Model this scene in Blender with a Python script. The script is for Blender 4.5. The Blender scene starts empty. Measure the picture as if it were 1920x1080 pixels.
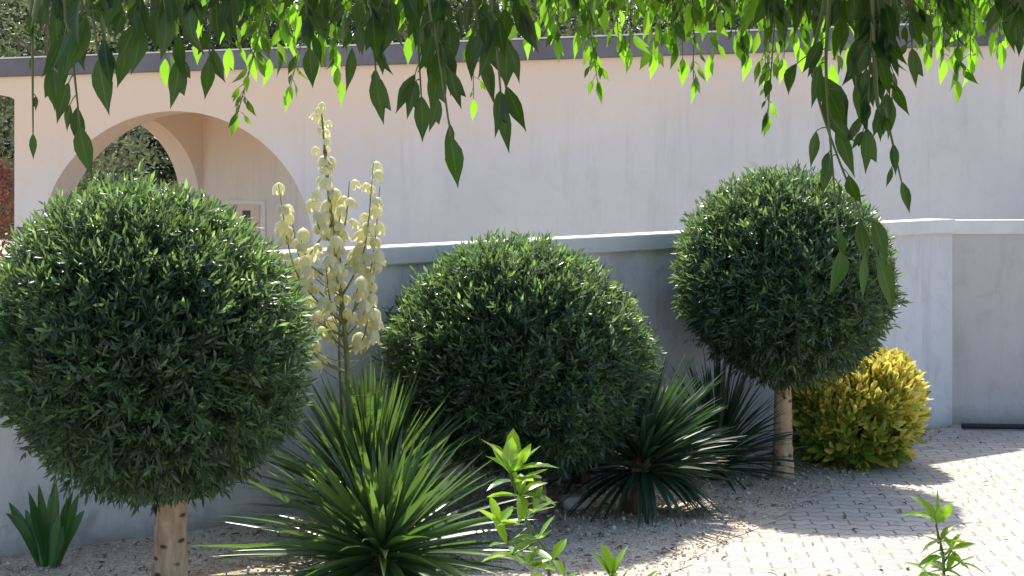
import bpy, bmesh, math
import numpy as np
from mathutils import Vector
R = math.radians
rng = np.random.default_rng(11)
scene = bpy.context.scene
col = scene.collection

# ------------------------------------------------------------------ camera, sky, sun
F = 3045.0; HOR = 349.0; CH = 1.78          # focal length (px of 1920), horizon row, eye height
cam_d = bpy.data.cameras.new("camera"); cam = bpy.data.objects.new("camera", cam_d); col.objects.link(cam)
cam.location = (0, 0, CH); cam.rotation_euler = (R(90), 0, 0)
cam_d.sensor_width = 36; cam_d.lens = 36 * F / 1920
cam_d.shift_y = (HOR - 540) / 1920
cam_d.clip_start = 0.05; cam_d.clip_end = 2000
cam_d.dof.use_dof = False
scene.camera = cam

EL = 54.0; AZ = math.atan2(-0.14, 0.99)     # azimuth from +Y, towards +X
sun_dir = Vector((math.sin(AZ) * math.cos(R(EL)), math.cos(AZ) * math.cos(R(EL)), math.sin(R(EL))))
world = bpy.data.worlds.new("World"); scene.world = world; world.use_nodes = True
nt = world.node_tree; bg = nt.nodes['Background']
sky = nt.nodes.new('ShaderNodeTexSky'); sky.sky_type = 'NISHITA'; sky.sun_disc = False
sky.sun_elevation = R(EL); sky.sun_rotation = AZ
sky.dust_density = 2.0; sky.air_density = 1.0
nt.links.new(sky.outputs[0], bg.inputs[0]); bg.inputs[1].default_value = 0.15
sd = bpy.data.lights.new("sun", 'SUN'); sd.energy = 4.1; sd.angle = R(0.53); sd.color = (1, 0.94, 0.84)
so = bpy.data.objects.new("sun", sd); col.objects.link(so)
so.rotation_euler = sun_dir.to_track_quat('Z', 'Y').to_euler(); so.location = (-3, 8, 12)
scene.view_settings.view_transform = 'Standard'; scene.view_settings.look = 'None'
scene.view_settings.gamma = 1.0; scene.view_settings.exposure = 1.0
scene.cycles.max_bounces = 10; scene.cycles.diffuse_bounces = 6; scene.cycles.transmission_bounces = 6

def at(px, py, Y):                          # a point seen at that pixel, Y metres away
    return Vector(((px - 960) * Y / F, Y, CH - (py - HOR) * Y / F))
def ground(px, py):
    Y = CH * F / (py - HOR); return Vector(((px - 960) * Y / F, Y, 0))

# ------------------------------------------------------------------ naming helpers
def tag(o, label=None, cat=None, group=None, kind=None):
    if label: o['label'] = label
    if cat: o['category'] = cat
    if group: o['group'] = group
    if kind: o['kind'] = kind
    return o
def thing(name, label, cat, loc=(0, 0, 0), group=None):
    o = bpy.data.objects.new(name, None); col.objects.link(o); o.location = loc
    o.empty_display_size = 0.1
    return tag(o, label, cat, group)

# ------------------------------------------------------------------ materials
def mat_base(name, rough=0.8, spec=0.3):
    m = bpy.data.materials.new(name); m.use_nodes = True
    n = m.node_tree; b = n.nodes['Principled BSDF']
    b.inputs['Roughness'].default_value = rough
    b.inputs['Specular IOR Level'].default_value = spec
    return m, n, b
def ramp(n, fac, stops):
    r = n.nodes.new('ShaderNodeValToRGB'); e = r.color_ramp.elements
    while len(e) < len(stops): e.new(0.5)
    for k, (p, c) in enumerate(stops): e[k].position = p; e[k].color = (*c, 1)
    n.links.new(fac, r.inputs[0]); return r.outputs[0]
def noise(n, scale, detail=4, rough=0.6, coord='Object', vec=None, dist=0.0):
    t = n.nodes.new('ShaderNodeTexNoise'); t.inputs['Scale'].default_value = scale
    t.inputs['Detail'].default_value = detail; t.inputs['Roughness'].default_value = rough
    t.inputs['Distortion'].default_value = dist
    if vec is None:
        tc = n.nodes.new('ShaderNodeTexCoord'); vec = tc.outputs[coord]
    n.links.new(vec, t.inputs['Vector']); return t.outputs['Fac']
def mix(n, a, b, fac, blend='MIX'):
    m = n.nodes.new('ShaderNodeMix'); m.data_type = 'RGBA'; m.blend_type = blend
    for s, v in ((m.inputs[6], a), (m.inputs[7], b)):
        if isinstance(v, tuple): s.default_value = (*v, 1)
        else: n.links.new(v, s)
    if isinstance(fac, (int, float)): m.inputs[0].default_value = fac
    else: n.links.new(fac, m.inputs[0])
    return m.outputs[2]
def bump(n, b, h, strength, dist=0.01):
    k = n.nodes.new('ShaderNodeBump'); k.inputs['Strength'].default_value = strength
    k.inputs['Distance'].default_value = dist
    n.links.new(h, k.inputs['Height']); n.links.new(k.outputs[0], b.inputs['Normal'])

def leaf_mat(name, dark, light, trans, amount=0.35, rough=0.4, spec=0.5, vein=0.0, tipcol=None, young=None):
    """colour varies per leaf (attribute leaf.r); g = distance from midrib, b = along the leaf"""
    m, n, b = mat_base(name, rough, spec)
    a = n.nodes.new('ShaderNodeAttribute'); a.attribute_name = 'leaf'
    sp = n.nodes.new('ShaderNodeSeparateColor'); n.links.new(a.outputs['Color'], sp.inputs[0])
    c = ramp(n, sp.outputs[0], [(0, dark), (0.75, light), (1, tuple(x * 1.5 for x in light))])
    if vein > 0:
        v = ramp(n, sp.outputs[1], [(0, (1, 1, 1)), (0.12, (0, 0, 0))])
        c = mix(n, c, tuple(min(1, x * 2.4) for x in light), v)
        w = n.nodes.new('ShaderNodeTexWave'); w.bands_direction = 'Y'
        w.inputs['Scale'].default_value = 9
        cb = n.nodes.new('ShaderNodeCombineXYZ')
        ad = n.nodes.new('ShaderNodeMath'); ad.operation = 'MULTIPLY_ADD'; ad.inputs[1].default_value = -0.25
        n.links.new(sp.outputs[1], ad.inputs[0]); n.links.new(sp.outputs[2], ad.inputs[2])
        n.links.new(ad.outputs[0], cb.inputs[1]); n.links.new(cb.outputs[0], w.inputs[0])
        c = mix(n, c, tuple(x * 0.7 for x in dark), ramp(n, w.outputs[1], [(0, (.35, .35, .35)), (0.25, (0, 0, 0))]))
    if tipcol:
        c = mix(n, c, tipcol, ramp(n, sp.outputs[2], [(0.9, (0, 0, 0)), (1, (.8, .8, .8))]))
    n.links.new(c, b.inputs['Base Color'])
    t = n.nodes.new('ShaderNodeBsdfTranslucent')
    tc = mix(n, trans, tuple(x * (1 if young else 0.55) for x in trans), sp.outputs[0])
    n.links.new(tc, t.inputs[0])
    s = n.nodes.new('ShaderNodeMixShader'); s.inputs[0].default_value = amount
    if young: n.links.new(ramp(n, sp.outputs[0], [(0, (young,) * 3), (0.55, (young * 1.4,) * 3), (1, (amount,) * 3)]), s.inputs[0])  # lit look put into tint: high-tint leaves glow, low-tint ones stay dim
    n.links.new(b.outputs[0], s.inputs[1]); n.links.new(t.outputs[0], s.inputs[2])
    n.links.new(s.outputs[0], n.nodes['Material Output'].inputs[0])
    return m

M = {}
M['olive'] = leaf_mat('clipped_leaf', (0.004, 0.017, 0.014), (0.028, 0.066, 0.043), (0.52, 0.84, 0.20), 0.42, 0.32, 0.5, young=0.09)
M['hang'] = leaf_mat('hanging_leaf', (0.007, 0.026, 0.014), (0.024, 0.065, 0.022), (0.32, 0.68, 0.03), 0.50, 0.40, 0.32, vein=1, young=0.10)
M['yucca'] = leaf_mat('yucca_blade', (0.030, 0.065, 0.030), (0.06, 0.13, 0.05), (0.25, 0.45, 0.07), 0.26, 0.30, 0.6, tipcol=(0.12, 0.06, 0.03))
M['yucca_blue'] = leaf_mat('blue_blade', (0.016, 0.038, 0.027), (0.040, 0.078, 0.046), (0.12, 0.26, 0.07), 0.2, 0.48, 0.35, tipcol=(0.12, 0.06, 0.03))
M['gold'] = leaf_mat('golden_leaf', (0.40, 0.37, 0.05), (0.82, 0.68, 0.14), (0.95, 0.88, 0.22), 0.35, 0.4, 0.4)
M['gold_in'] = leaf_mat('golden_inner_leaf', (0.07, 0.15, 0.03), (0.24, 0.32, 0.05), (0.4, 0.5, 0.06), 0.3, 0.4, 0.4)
M['shoot'] = leaf_mat('shoot_leaf', (0.05, 0.13, 0.025), (0.12, 0.26, 0.04), (0.42, 0.72, 0.04), 0.45, 0.25, 0.7, vein=1)
M['strap'] = leaf_mat('strap_leaf', (0.03, 0.09, 0.03), (0.055, 0.15, 0.04), (0.2, 0.4, 0.06), 0.25, 0.3, 0.5)
M['petal'] = leaf_mat('cream_petal', (0.72, 0.70, 0.36), (0.86, 0.83, 0.60), (0.96, 0.94, 0.55), 0.55, 0.4, 0.4)
M['bgleaf'] = leaf_mat('far_leaf', (0.05, 0.085, 0.045), (0.11, 0.16, 0.075), (0.25, 0.34, 0.12), 0.3, 0.5, 0.4)
M['bgdark'] = leaf_mat('far_dark_leaf', (0.022, 0.042, 0.030), (0.05, 0.08, 0.05), (0.10, 0.18, 0.07), 0.22, 0.5, 0.4)
M['bgpale'] = leaf_mat('far_pale_leaf', (0.14, 0.17, 0.09), (0.27, 0.30, 0.16), (0.34, 0.40, 0.18), 0.3, 0.5, 0.4)
M['salmon'] = leaf_mat('salmon_bract', (0.30, 0.12, 0.08), (0.55, 0.26, 0.18), (0.6, 0.3, 0.2), 0.35, 0.5, 0.3)
M['dry'] = leaf_mat('dry_leaf', (0.10, 0.06, 0.035), (0.25, 0.17, 0.10), (0.2, 0.12, 0.06), 0.15, 0.7, 0.2)

def bark(name, c1, c2, scale=14, knots=True):
    m, n, b = mat_base(name, 0.85, 0.2)
    tc = n.nodes.new('ShaderNodeTexCoord'); mp = n.nodes.new('ShaderNodeMapping')
    mp.inputs['Scale'].default_value = (1, 1, 0.35); n.links.new(tc.outputs['Object'], mp.inputs[0])
    f = noise(n, scale, 6, 0.65, vec=mp.outputs[0], dist=0.4)
    c = ramp(n, f, [(0.3, c1), (0.65, c2)])
    if knots:
        mp2 = n.nodes.new('ShaderNodeMapping'); mp2.inputs['Scale'].default_value = (1, 1, 1.9)
        n.links.new(tc.outputs['Object'], mp2.inputs[0])
        v = n.nodes.new('ShaderNodeTexVoronoi'); v.inputs['Scale'].default_value = 9
        n.links.new(mp2.outputs[0], v.inputs['Vector'])
        k = ramp(n, v.outputs['Distance'], [(0.12, (1, 1, 1)), (0.22, (0, 0, 0))])
        c = mix(n, c, tuple(x * 0.35 for x in c1), k)
    n.links.new(c, b.inputs['Base Color']); bump(n, b, f, 0.8, 0.012)
    return m
M['trunk'] = bark('pale_bark', (0.28, 0.18, 0.11), (0.58, 0.43, 0.29))
M['bark'] = bark('grey_bark', (0.10, 0.08, 0.06), (0.22, 0.19, 0.16), 10, False)
M['yuccatrunk'] = bark('fibrous_bark', (0.06, 0.03, 0.02), (0.17, 0.09, 0.06), 22, False)
M['stalk'] = bark('green_stalk', (0.12, 0.15, 0.06), (0.26, 0.28, 0.13), 20, False)
M['drystalk'] = bark('dry_stalk', (0.14, 0.09, 0.05), (0.28, 0.2, 0.13), 20, False)
m, n, b = mat_base('twig_green', 0.5, 0.4); b.inputs['Base Color'].default_value = (0.10, 0.14, 0.05, 1); M['twig'] = m
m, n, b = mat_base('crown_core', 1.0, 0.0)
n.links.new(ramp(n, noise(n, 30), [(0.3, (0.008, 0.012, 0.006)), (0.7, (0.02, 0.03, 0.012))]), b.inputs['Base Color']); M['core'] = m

def plaster(name, base, warm, stain, rough=0.9, stain_amt=0.5, streak=False, grime_and_bounce=False):
    m, n, b = mat_base(name, rough, 0.2)
    big = noise(n, 0.9, 5, 0.6, dist=0.3); fine = noise(n, 90, 3, 0.6); mid = noise(n, 6, 8, 0.7, dist=0.5)
    c = ramp(n, big, [(0.35, base), (0.65, warm)])
    c = mix(n, c, stain, ramp(n, mid, [(0.5, (0, 0, 0)), (0.85, (stain_amt,) * 3)]))
    if grime_and_bounce:
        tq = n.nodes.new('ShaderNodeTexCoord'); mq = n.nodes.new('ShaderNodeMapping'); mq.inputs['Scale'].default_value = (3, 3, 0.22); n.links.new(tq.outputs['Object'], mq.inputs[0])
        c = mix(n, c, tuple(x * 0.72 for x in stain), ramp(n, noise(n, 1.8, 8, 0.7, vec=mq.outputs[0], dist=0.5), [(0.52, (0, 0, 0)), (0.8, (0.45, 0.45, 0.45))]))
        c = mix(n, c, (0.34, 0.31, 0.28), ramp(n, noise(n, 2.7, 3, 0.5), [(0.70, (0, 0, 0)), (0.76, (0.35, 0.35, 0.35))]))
        # warm bounce light put into the colour: peach grows upwards and about the arches
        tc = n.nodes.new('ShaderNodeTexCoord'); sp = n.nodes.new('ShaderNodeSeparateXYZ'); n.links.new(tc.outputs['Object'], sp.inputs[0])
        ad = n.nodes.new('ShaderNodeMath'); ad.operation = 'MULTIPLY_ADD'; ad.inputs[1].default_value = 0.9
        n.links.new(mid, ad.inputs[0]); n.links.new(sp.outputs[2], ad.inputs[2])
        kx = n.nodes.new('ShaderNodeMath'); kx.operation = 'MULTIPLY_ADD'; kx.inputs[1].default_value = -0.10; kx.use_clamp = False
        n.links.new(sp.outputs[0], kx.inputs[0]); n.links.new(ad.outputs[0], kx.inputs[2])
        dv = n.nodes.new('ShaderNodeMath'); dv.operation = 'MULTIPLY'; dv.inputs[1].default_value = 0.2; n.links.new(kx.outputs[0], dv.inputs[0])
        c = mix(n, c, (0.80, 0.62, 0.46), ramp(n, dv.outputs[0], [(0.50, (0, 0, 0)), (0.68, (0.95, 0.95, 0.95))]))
    if streak:
        tc = n.nodes.new('ShaderNodeTexCoord'); mp = n.nodes.new('ShaderNodeMapping')
        mp.inputs['Scale'].default_value = (3.5, 3.5, 0.35); n.links.new(tc.outputs['Object'], mp.inputs[0])
        s = noise(n, 1.6, 8, 0.7, vec=mp.outputs[0], dist=0.6)
        c = mix(n, c, tuple(x * 0.62 for x in stain), ramp(n, s, [(0.5, (0, 0, 0)), (0.8, (0.6, 0.6, 0.6))]))
        sx_ = n.nodes.new('ShaderNodeSeparateXYZ'); n.links.new(tc.outputs['Object'], sx_.inputs[0])
        gx = n.nodes.new('ShaderNodeMath'); gx.operation = 'MULTIPLY_ADD'; gx.inputs[1].default_value = 0.12; n.links.new(sx_.outputs[0], gx.inputs[0]); n.links.new(big, gx.inputs[2])
        c = mix(n, c, (0.47, 0.45, 0.44), ramp(n, gx.outputs[0], [(0.55, (0, 0, 0)), (0.95, (.5, .5, .5))]))     # grimier towards the corner
        # weathered and soiled foot of the wall
        sp = n.nodes.new('ShaderNodeSeparateXYZ'); n.links.new(tc.outputs['Object'], sp.inputs[0])
        ad = n.nodes.new('ShaderNodeMath'); ad.operation = 'MULTIPLY_ADD'; ad.inputs[1].default_value = 0.28
        n.links.new(mid, ad.inputs[0]); 
        sb = n.nodes.new('ShaderNodeMath'); sb.operation = 'MULTIPLY'; sb.inputs[1].default_value = -1
        n.links.new(sp.outputs[2], sb.inputs[0]); n.links.new(sb.outputs[0], ad.inputs[2])
        c = mix(n, c, (0.24, 0.21, 0.17), ramp(n, ad.outputs[0], [(0.0, (0, 0, 0)), (0.14, (0.6, 0.6, 0.6))]))
    v = noise(n, 260, 2, 0.5)
    c = mix(n, c, tuple(x * 0.8 for x in base), ramp(n, fine, [(0.55, (0, 0, 0)), (0.8, (0.35, 0.35, 0.35))]))
    n.links.new(c, b.inputs['Base Color']); bump(n, b, fine, 0.35, 0.004)
    return m
M['peach'] = plaster('peach_render', (0.62, 0.600, 0.580), (0.70, 0.67, 0.64), (0.52, 0.49, 0.46), grime_and_bounce=True)
M['lowwall'] = plaster('grey_white_render', (0.66, 0.68, 0.72), (0.74, 0.745, 0.76), (0.38, 0.36, 0.34), stain_amt=.8, streak=True)
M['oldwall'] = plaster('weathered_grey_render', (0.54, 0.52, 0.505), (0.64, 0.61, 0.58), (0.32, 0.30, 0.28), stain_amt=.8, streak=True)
M['cap'] = plaster('pale_cap', (0.62, 0.61, 0.59), (0.74, 0.73, 0.70), (0.42, 0.41, 0.39))
M['coping'] = plaster('dark_coping', (0.13, 0.13, 0.145), (0.20, 0.195, 0.21), (0.09, 0.09, 0.10), stain_amt=0.4)
M['box'] = plaster('box_door', (0.62, 0.52, 0.45), (0.66, 0.56, 0.48), (0.5, 0.42, 0.36))
m, n, b = mat_base('box_window', 0.15, 0.5); b.inputs['Base Color'].default_value = (0.05, 0.05, 0.055, 1); M['boxglass'] = m
m, n, b = mat_base('rubber', 0.6, 0.4); b.inputs['Base Color'].default_value = (0.02, 0.02, 0.022, 1); M['rubber'] = m

# gravel
m, n, b = mat_base('gravel', 0.95, 0.15)
tc = n.nodes.new('ShaderNodeTexCoord')
v = n.nodes.new('ShaderNodeTexVoronoi'); v.inputs['Scale'].default_value = 75; n.links.new(tc.outputs['Object'], v.inputs[0])
sp = n.nodes.new('ShaderNodeSeparateColor'); n.links.new(v.outputs['Color'], sp.inputs[0])
c = ramp(n, sp.outputs[0], [(0, (0.48, 0.39, 0.30)), (0.5, (0.64, 0.54, 0.43)), (1, (0.76, 0.68, 0.57))])
c = mix(n, c, (0.34, 0.25, 0.18), ramp(n, noise(n, 2.2, 6), [(0.45, (0, 0, 0)), (0.8, (0.7, 0.7, 0.7))]))
c = mix(n, c, (0.16, 0.13, 0.10), ramp(n, v.outputs['Distance'], [(0.55, (0, 0, 0)), (1.0, (0.6, 0.6, 0.6))]))
n.links.new(c, b.inputs['Base Color'])
inv = n.nodes.new('ShaderNodeMath'); inv.operation = 'SUBTRACT'; inv.inputs[0].default_value = 1; n.links.new(v.outputs['Distance'], inv.inputs[1])
bump(n, b, inv.outputs[0], 1.0, 0.012); M['gravel'] = m
# pavers
m, n, b = mat_base('pavers', 0.85, 0.25)
tc = n.nodes.new('ShaderNodeTexCoord'); mp = n.nodes.new('ShaderNodeMapping'); mp.inputs['Rotation'].default_value = (0, 0, R(4))
n.links.new(tc.outputs['Object'], mp.inputs[0])
nz = n.nodes.new('ShaderNodeTexNoise'); nz.inputs['Scale'].default_value = 9; nz.inputs['Detail'].default_value = 3
n.links.new(mp.outputs[0], nz.inputs[0])
vm = n.nodes.new('ShaderNodeVectorMath'); vm.operation = 'MULTIPLY_ADD'; vm.inputs[1].default_value = (0.03, 0.03, 0)
n.links.new(nz.outputs['Color'], vm.inputs[0]); n.links.new(mp.outputs[0], vm.inputs[2])
# the zigzag edge of interlocking pavers
sx = n.nodes.new('ShaderNodeSeparateXYZ'); n.links.new(vm.outputs[0], sx.inputs[0])
pp = n.nodes.new('ShaderNodeMath'); pp.operation = 'PINGPONG'; pp.inputs[1].default_value = 0.055; n.links.new(sx.outputs[0], pp.inputs[0])
ya = n.nodes.new('ShaderNodeMath'); ya.operation = 'MULTIPLY_ADD'; ya.inputs[1].default_value = 0.7; n.links.new(pp.outputs[0], ya.inputs[0]); n.links.new(sx.outputs[1], ya.inputs[2])
cb = n.nodes.new('ShaderNodeCombineXYZ'); n.links.new(sx.outputs[0], cb.inputs[0]); n.links.new(ya.outputs[0], cb.inputs[1])
br = n.nodes.new('ShaderNodeTexBrick'); br.inputs['Scale'].default_value = 1
br.inputs['Brick Width'].default_value = 0.20; br.inputs['Row Height'].default_value = 0.11
br.inputs['Mortar Size'].default_value = 0.006; br.inputs['Mortar Smooth'].default_value = 0.4
br.inputs['Color1'].default_value = (0.44, 0.395, 0.335, 1); br.inputs['Color2'].default_value = (0.54, 0.49, 0.42, 1)
br.inputs['Mortar'].default_value = (0.25, 0.21, 0.175, 1)
n.links.new(cb.outputs[0], br.inputs[0])
c = mix(n, br.outputs[0], (0.30, 0.24, 0.19), ramp(n, noise(n, 1.6, 7, 0.7), [(0.45, (0, 0, 0)), (0.75, (0.55, 0.55, 0.55))]))
c = mix(n, c, (0.56, 0.51, 0.445), ramp(n, noise(n, 60, 3), [(0.5, (0, 0, 0)), (0.8, (0.6, 0.6, 0.6))]))
n.links.new(c, b.inputs['Base Color'])
hh = n.nodes.new('ShaderNodeMath'); hh.operation = 'MULTIPLY_ADD'; hh.inputs[1].default_value = -1
n.links.new(br.outputs['Fac'], hh.inputs[0]); n.links.new(noise(n, 25, 4), hh.inputs[2])
bump(n, b, hh.outputs[0], 0.9, 0.012); M['pavers'] = m
# earth
m, n, b = mat_base('earth', 0.95, 0.1)
c = ramp(n, noise(n, 0.7, 8, 0.7), [(0.3, (0.34, 0.27, 0.20)), (0.7, (0.46, 0.38, 0.29))])
n.links.new(c, b.inputs['Base Color']); M['earth'] = m
m, n, b = mat_base('stone_white', 0.8, 0.3)
n.links.new(ramp(n, noise(n, 14, 5), [(0.3, (0.42, 0.41, 0.40)), (0.7, (0.62, 0.61, 0.59))]), b.inputs['Base Color']); M['stone'] = m

# ------------------------------------------------------------------ mesh helpers
def np_mesh(name, verts, faces_flat, loop_starts, loop_totals, mats, leafcol=None, smooth=True, matidx=None):
    me = bpy.data.meshes.new(name)
    me.vertices.add(len(verts)); me.vertices.foreach_set('co', np.asarray(verts, np.float32).ravel())
    me.loops.add(len(faces_flat)); me.loops.foreach_set('vertex_index', np.asarray(faces_flat, np.int32))
    me.polygons.add(len(loop_starts))
    me.polygons.foreach_set('loop_start', np.asarray(loop_starts, np.int32))
    me.polygons.foreach_set('loop_total', np.asarray(loop_totals, np.int32))
    if smooth: me.polygons.foreach_set('use_smooth', np.ones(len(loop_starts), bool))
    if matidx is not None: me.polygons.foreach_set('material_index', np.asarray(matidx, np.int32))
    for mt in mats: me.materials.append(mt)
    me.update(calc_edges=True)
    if leafcol is not None:
        a = me.color_attributes.new('leaf', 'FLOAT_COLOR', 'POINT')
        a.data.foreach_set('color', np.asarray(leafcol, np.float32).ravel())
    me.validate()
    return me
def link(name, me, parent=None):
    o = bpy.data.objects.new(name, me); col.objects.link(o)
    if parent: o.parent = parent
    return o
def nrm(a): return a / np.maximum(np.linalg.norm(a, axis=-1, keepdims=True), 1e-9)

def leaf_template(kind):
    """v: (n,3) with y along the leaf 0..1, x across; faces; attr g (across) b (along)"""
    prof = {
        'lance': [(0, 0.01), (0.3, 0.115), (0.62, 0.12), (1, 0.0)],
        'oval': [(0, 0.02), (0.22, 0.16), (0.5, 0.23), (0.8, 0.15), (1, 0.0)],
        'drop': [(0, 0.012), (0.10, 0.09), (0.28, 0.185), (0.45, 0.20), (0.62, 0.15), (0.78, 0.075), (0.9, 0.026), (1, 0.0)],
        'lobed': [(0, 0.012), (0.12, 0.14), (0.30, 0.25), (0.46, 0.27), (0.62, 0.30), (0.60, 0.15), (0.80, 0.07), (0.91, 0.025), (1, 0.0)],
        'scrap': [(0, 0.05), (0.35, 0.30), (0.7, 0.22), (1, 0.0)],
    }[kind]
    v = []; at_ = []; f = []
    sag = {'lance': 0.06, 'oval': 0.14, 'drop': 0.16, 'lobed': 0.16, 'scrap': 0.1}[kind]
    fold = 0.35
    for (y, w) in prof:
        ym = 0.70 if (kind == 'lobed' and abs(y - 0.60) < 1e-6) else y
        z0 = -sag * y * y
        v += [(-w, y, z0 + w * fold), (0, ym, z0), (w, y if kind != 'lobed' else min(1, y * 1.03), z0 + w * fold)]
        at_ += [(1, y), (0, y), (1, y)]
    if kind == 'lobed':                     # one side toothed, the other plain
        L_ = [(0, .012), (.12, .13), (.30, .21), (.46, .235), (.73, .235), (.63, .12), (.80, .062), (.91, .022), (1, 0)]
        R_ = [(0, .012), (.12, .13), (.30, .20), (.44, .20), (.56, .17), (.66, .12), (.80, .07), (.91, .025), (1, 0)]
        Mi = [0, .12, .30, .46, .58, .66, .80, .91, 1]
        v = []; at_ = []
        for (yl, wl), (yr, wr), ym in zip(L_, R_, Mi):
            v += [(-wl, yl, -sag * yl * yl + wl * fold), (0, ym, -sag * ym * ym), (wr, yr, -sag * yr * yr + wr * fold)]
            at_ += [(1, yl), (0, ym), (1, yr)]
    for k in range(len(prof) - 1):
        a = 3 * k
        f.append((a, a + 1, a + 4, a + 3)); f.append((a + 1, a + 2, a + 5, a + 4))
    return np.array(v, float), np.array(f, int), np.array(at_, float)
TPL = {k: leaf_template(k) for k in ('lance', 'oval', 'drop', 'lobed', 'scrap')}

def scatter(kind, P, D, N, L, tint, wid=1.0, curl=0.0):
    """leaf copies at P pointing along D, facing N, length L -> arrays"""
    tv, tf, ta = TPL[kind]
    n = len(P); D = nrm(D); X = nrm(np.cross(D, N)); Z = np.cross(X, D)
    W = (wid if np.ndim(wid) else np.full(n, wid))
    y2 = tv[None, :, 1:2] ** 2; lat = rng.normal(0, 1, (n, 1, 1)) * curl * .5 * y2; cz = rng.normal(-.1, 1, (n, 1, 1)) * curl * y2
    V = P[:, None, :] + L[:, None, None] * ((tv[None, :, 0:1] * W[:, None, None] + lat) * X[:, None, :] + tv[None, :, 1:2] * D[:, None, :] + (tv[None, :, 2:3] * (1 + 2 * curl * rng.normal(size=(n, 1, 1))) + cz) * Z[:, None, :])
    Fc = tf[None] + (np.arange(n) * len(tv))[:, None, None]
    C = np.ones((n, len(tv), 4)); C[..., 0] = np.clip(tint, 0, 1)[:, None]; C[..., 1] = ta[None, :, 0]; C[..., 2] = ta[None, :, 1]
    return V.reshape(-1, 3), Fc.reshape(-1, 4), C.reshape(-1, 4)
def join(parts):
    vs, fs, cs, off = [], [], [], 0
    for v, f, c in parts:
        vs.append(v); fs.append(f + off); cs.append(c); off += len(v)
    return np.concatenate(vs), np.concatenate(fs), np.concatenate(cs)
def quads_obj(name, arr, mat, parent=None):
    v, f, c = arr
    me = np_mesh(name, v, f.ravel(), np.arange(len(f)) * 4, np.full(len(f), 4), [mat], c)
    return link(name, me, parent)

def tube(pts, radii, seg=10, bumpy=0.0, cap=True):
    pts = np.array([tuple(p) for p in pts], float); k = len(pts)
    T = nrm(np.gradient(pts, axis=0)); ref = np.array([0.3, 1.0, 0.1]) if abs(T[0][2]) > 0.7 else np.array([0, 0, 1.0])
    V = []
    for i in range(k):
        a = nrm(np.cross(T[i], ref)[None])[0]; bb = np.cross(T[i], a)
        for s in range(seg):
            th = 2 * math.pi * s / seg; r = radii[i] * (1 + bumpy * math.sin(3 * th + i * 1.3) + bumpy * rng.normal() * 0.5)
            V.append(pts[i] + r * (math.cos(th) * a + math.sin(th) * bb))
    Fq = [(i * seg + s, i * seg + (s + 1) % seg, (i + 1) * seg + (s + 1) % seg, (i + 1) * seg + s) for i in range(k - 1) for s in range(seg)]
    V = np.array(V); C = np.ones((len(V), 4)); C[:, 0] = 0.5
    return V, np.array(Fq, int), C
def smooth_path(ctrl, n):
    ctrl = np.array([tuple(c) for c in ctrl], float); t = np.linspace(0, len(ctrl) - 1, n); out = []
    for x in t:
        i = min(int(x), len(ctrl) - 2); u = x - i
        p0 = ctrl[max(i - 1, 0)]; p1 = ctrl[i]; p2 = ctrl[i + 1]; p3 = ctrl[min(i + 2, len(ctrl) - 1)]
        out.append(0.5 * ((2 * p1) + (-p0 + p2) * u + (2 * p0 - 5 * p1 + 4 * p2 - p3) * u * u + (-p0 + 3 * p1 - 3 * p2 + p3) * u ** 3))
    return np.array(out)

def blades(base, dirs, L, W, bend, tint, seg=8, chan=0.25, twist=None, plump=0.0):
    """long strap blades; bend = downward droop at the tip as a share of length"""
    parts = []
    t = np.linspace(0, 1, seg + 1)
    for i in range(len(L)):
        d = np.array(dirs[i], float); d /= np.linalg.norm(d)
        side = np.cross(d, [0, 0, 1.0]); 
        if np.linalg.norm(side) < 1e-3: side = np.array([1.0, 0, 0])
        side /= np.linalg.norm(side)
        if twist is not None:
            up0 = np.cross(side, d); side = side * math.cos(twist[i]) + up0 * math.sin(twist[i])
        up = np.cross(side, d)
        w = W[i] * np.minimum(1, (0.55 + 1.6 * t)) * np.clip((1 - t) * (2.2 - plump), 0, 1) ** 0.8
        if plump: w = W[i] * np.clip(.28 + 1.5 * t, 0, 1) * np.clip((1 - t) * 3, 0, 1) ** .8
        ctr = base[i] + L[i] * (t[:, None] * d) + np.outer(-bend[i] * L[i] * t ** 2.2, [0, 0, 1.0])
        v = np.empty((seg + 1, 3, 3)); 
        v[:, 0] = ctr - side * w[:, None] * 0.5 + up * (w * chan)[:, None]
        v[:, 1] = ctr
        v[:, 2] = ctr + side * w[:, None] * 0.5 + up * (w * chan)[:, None]
        f = []
        for k in range(seg):
            a = 3 * k; f += [(a, a + 1, a + 4, a + 3), (a + 1, a + 2, a + 5, a + 4)]
        c = np.ones((seg + 1, 3, 4)); c[..., 0] = tint[i]; c[:, 0, 1] = 1; c[:, 1, 1] = 0; c[:, 2, 1] = 1; c[..., 2] = t[:, None]
        parts.append((v.reshape(-1, 3), np.array(f), c.reshape(-1, 4)))
    return join(parts)

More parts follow.
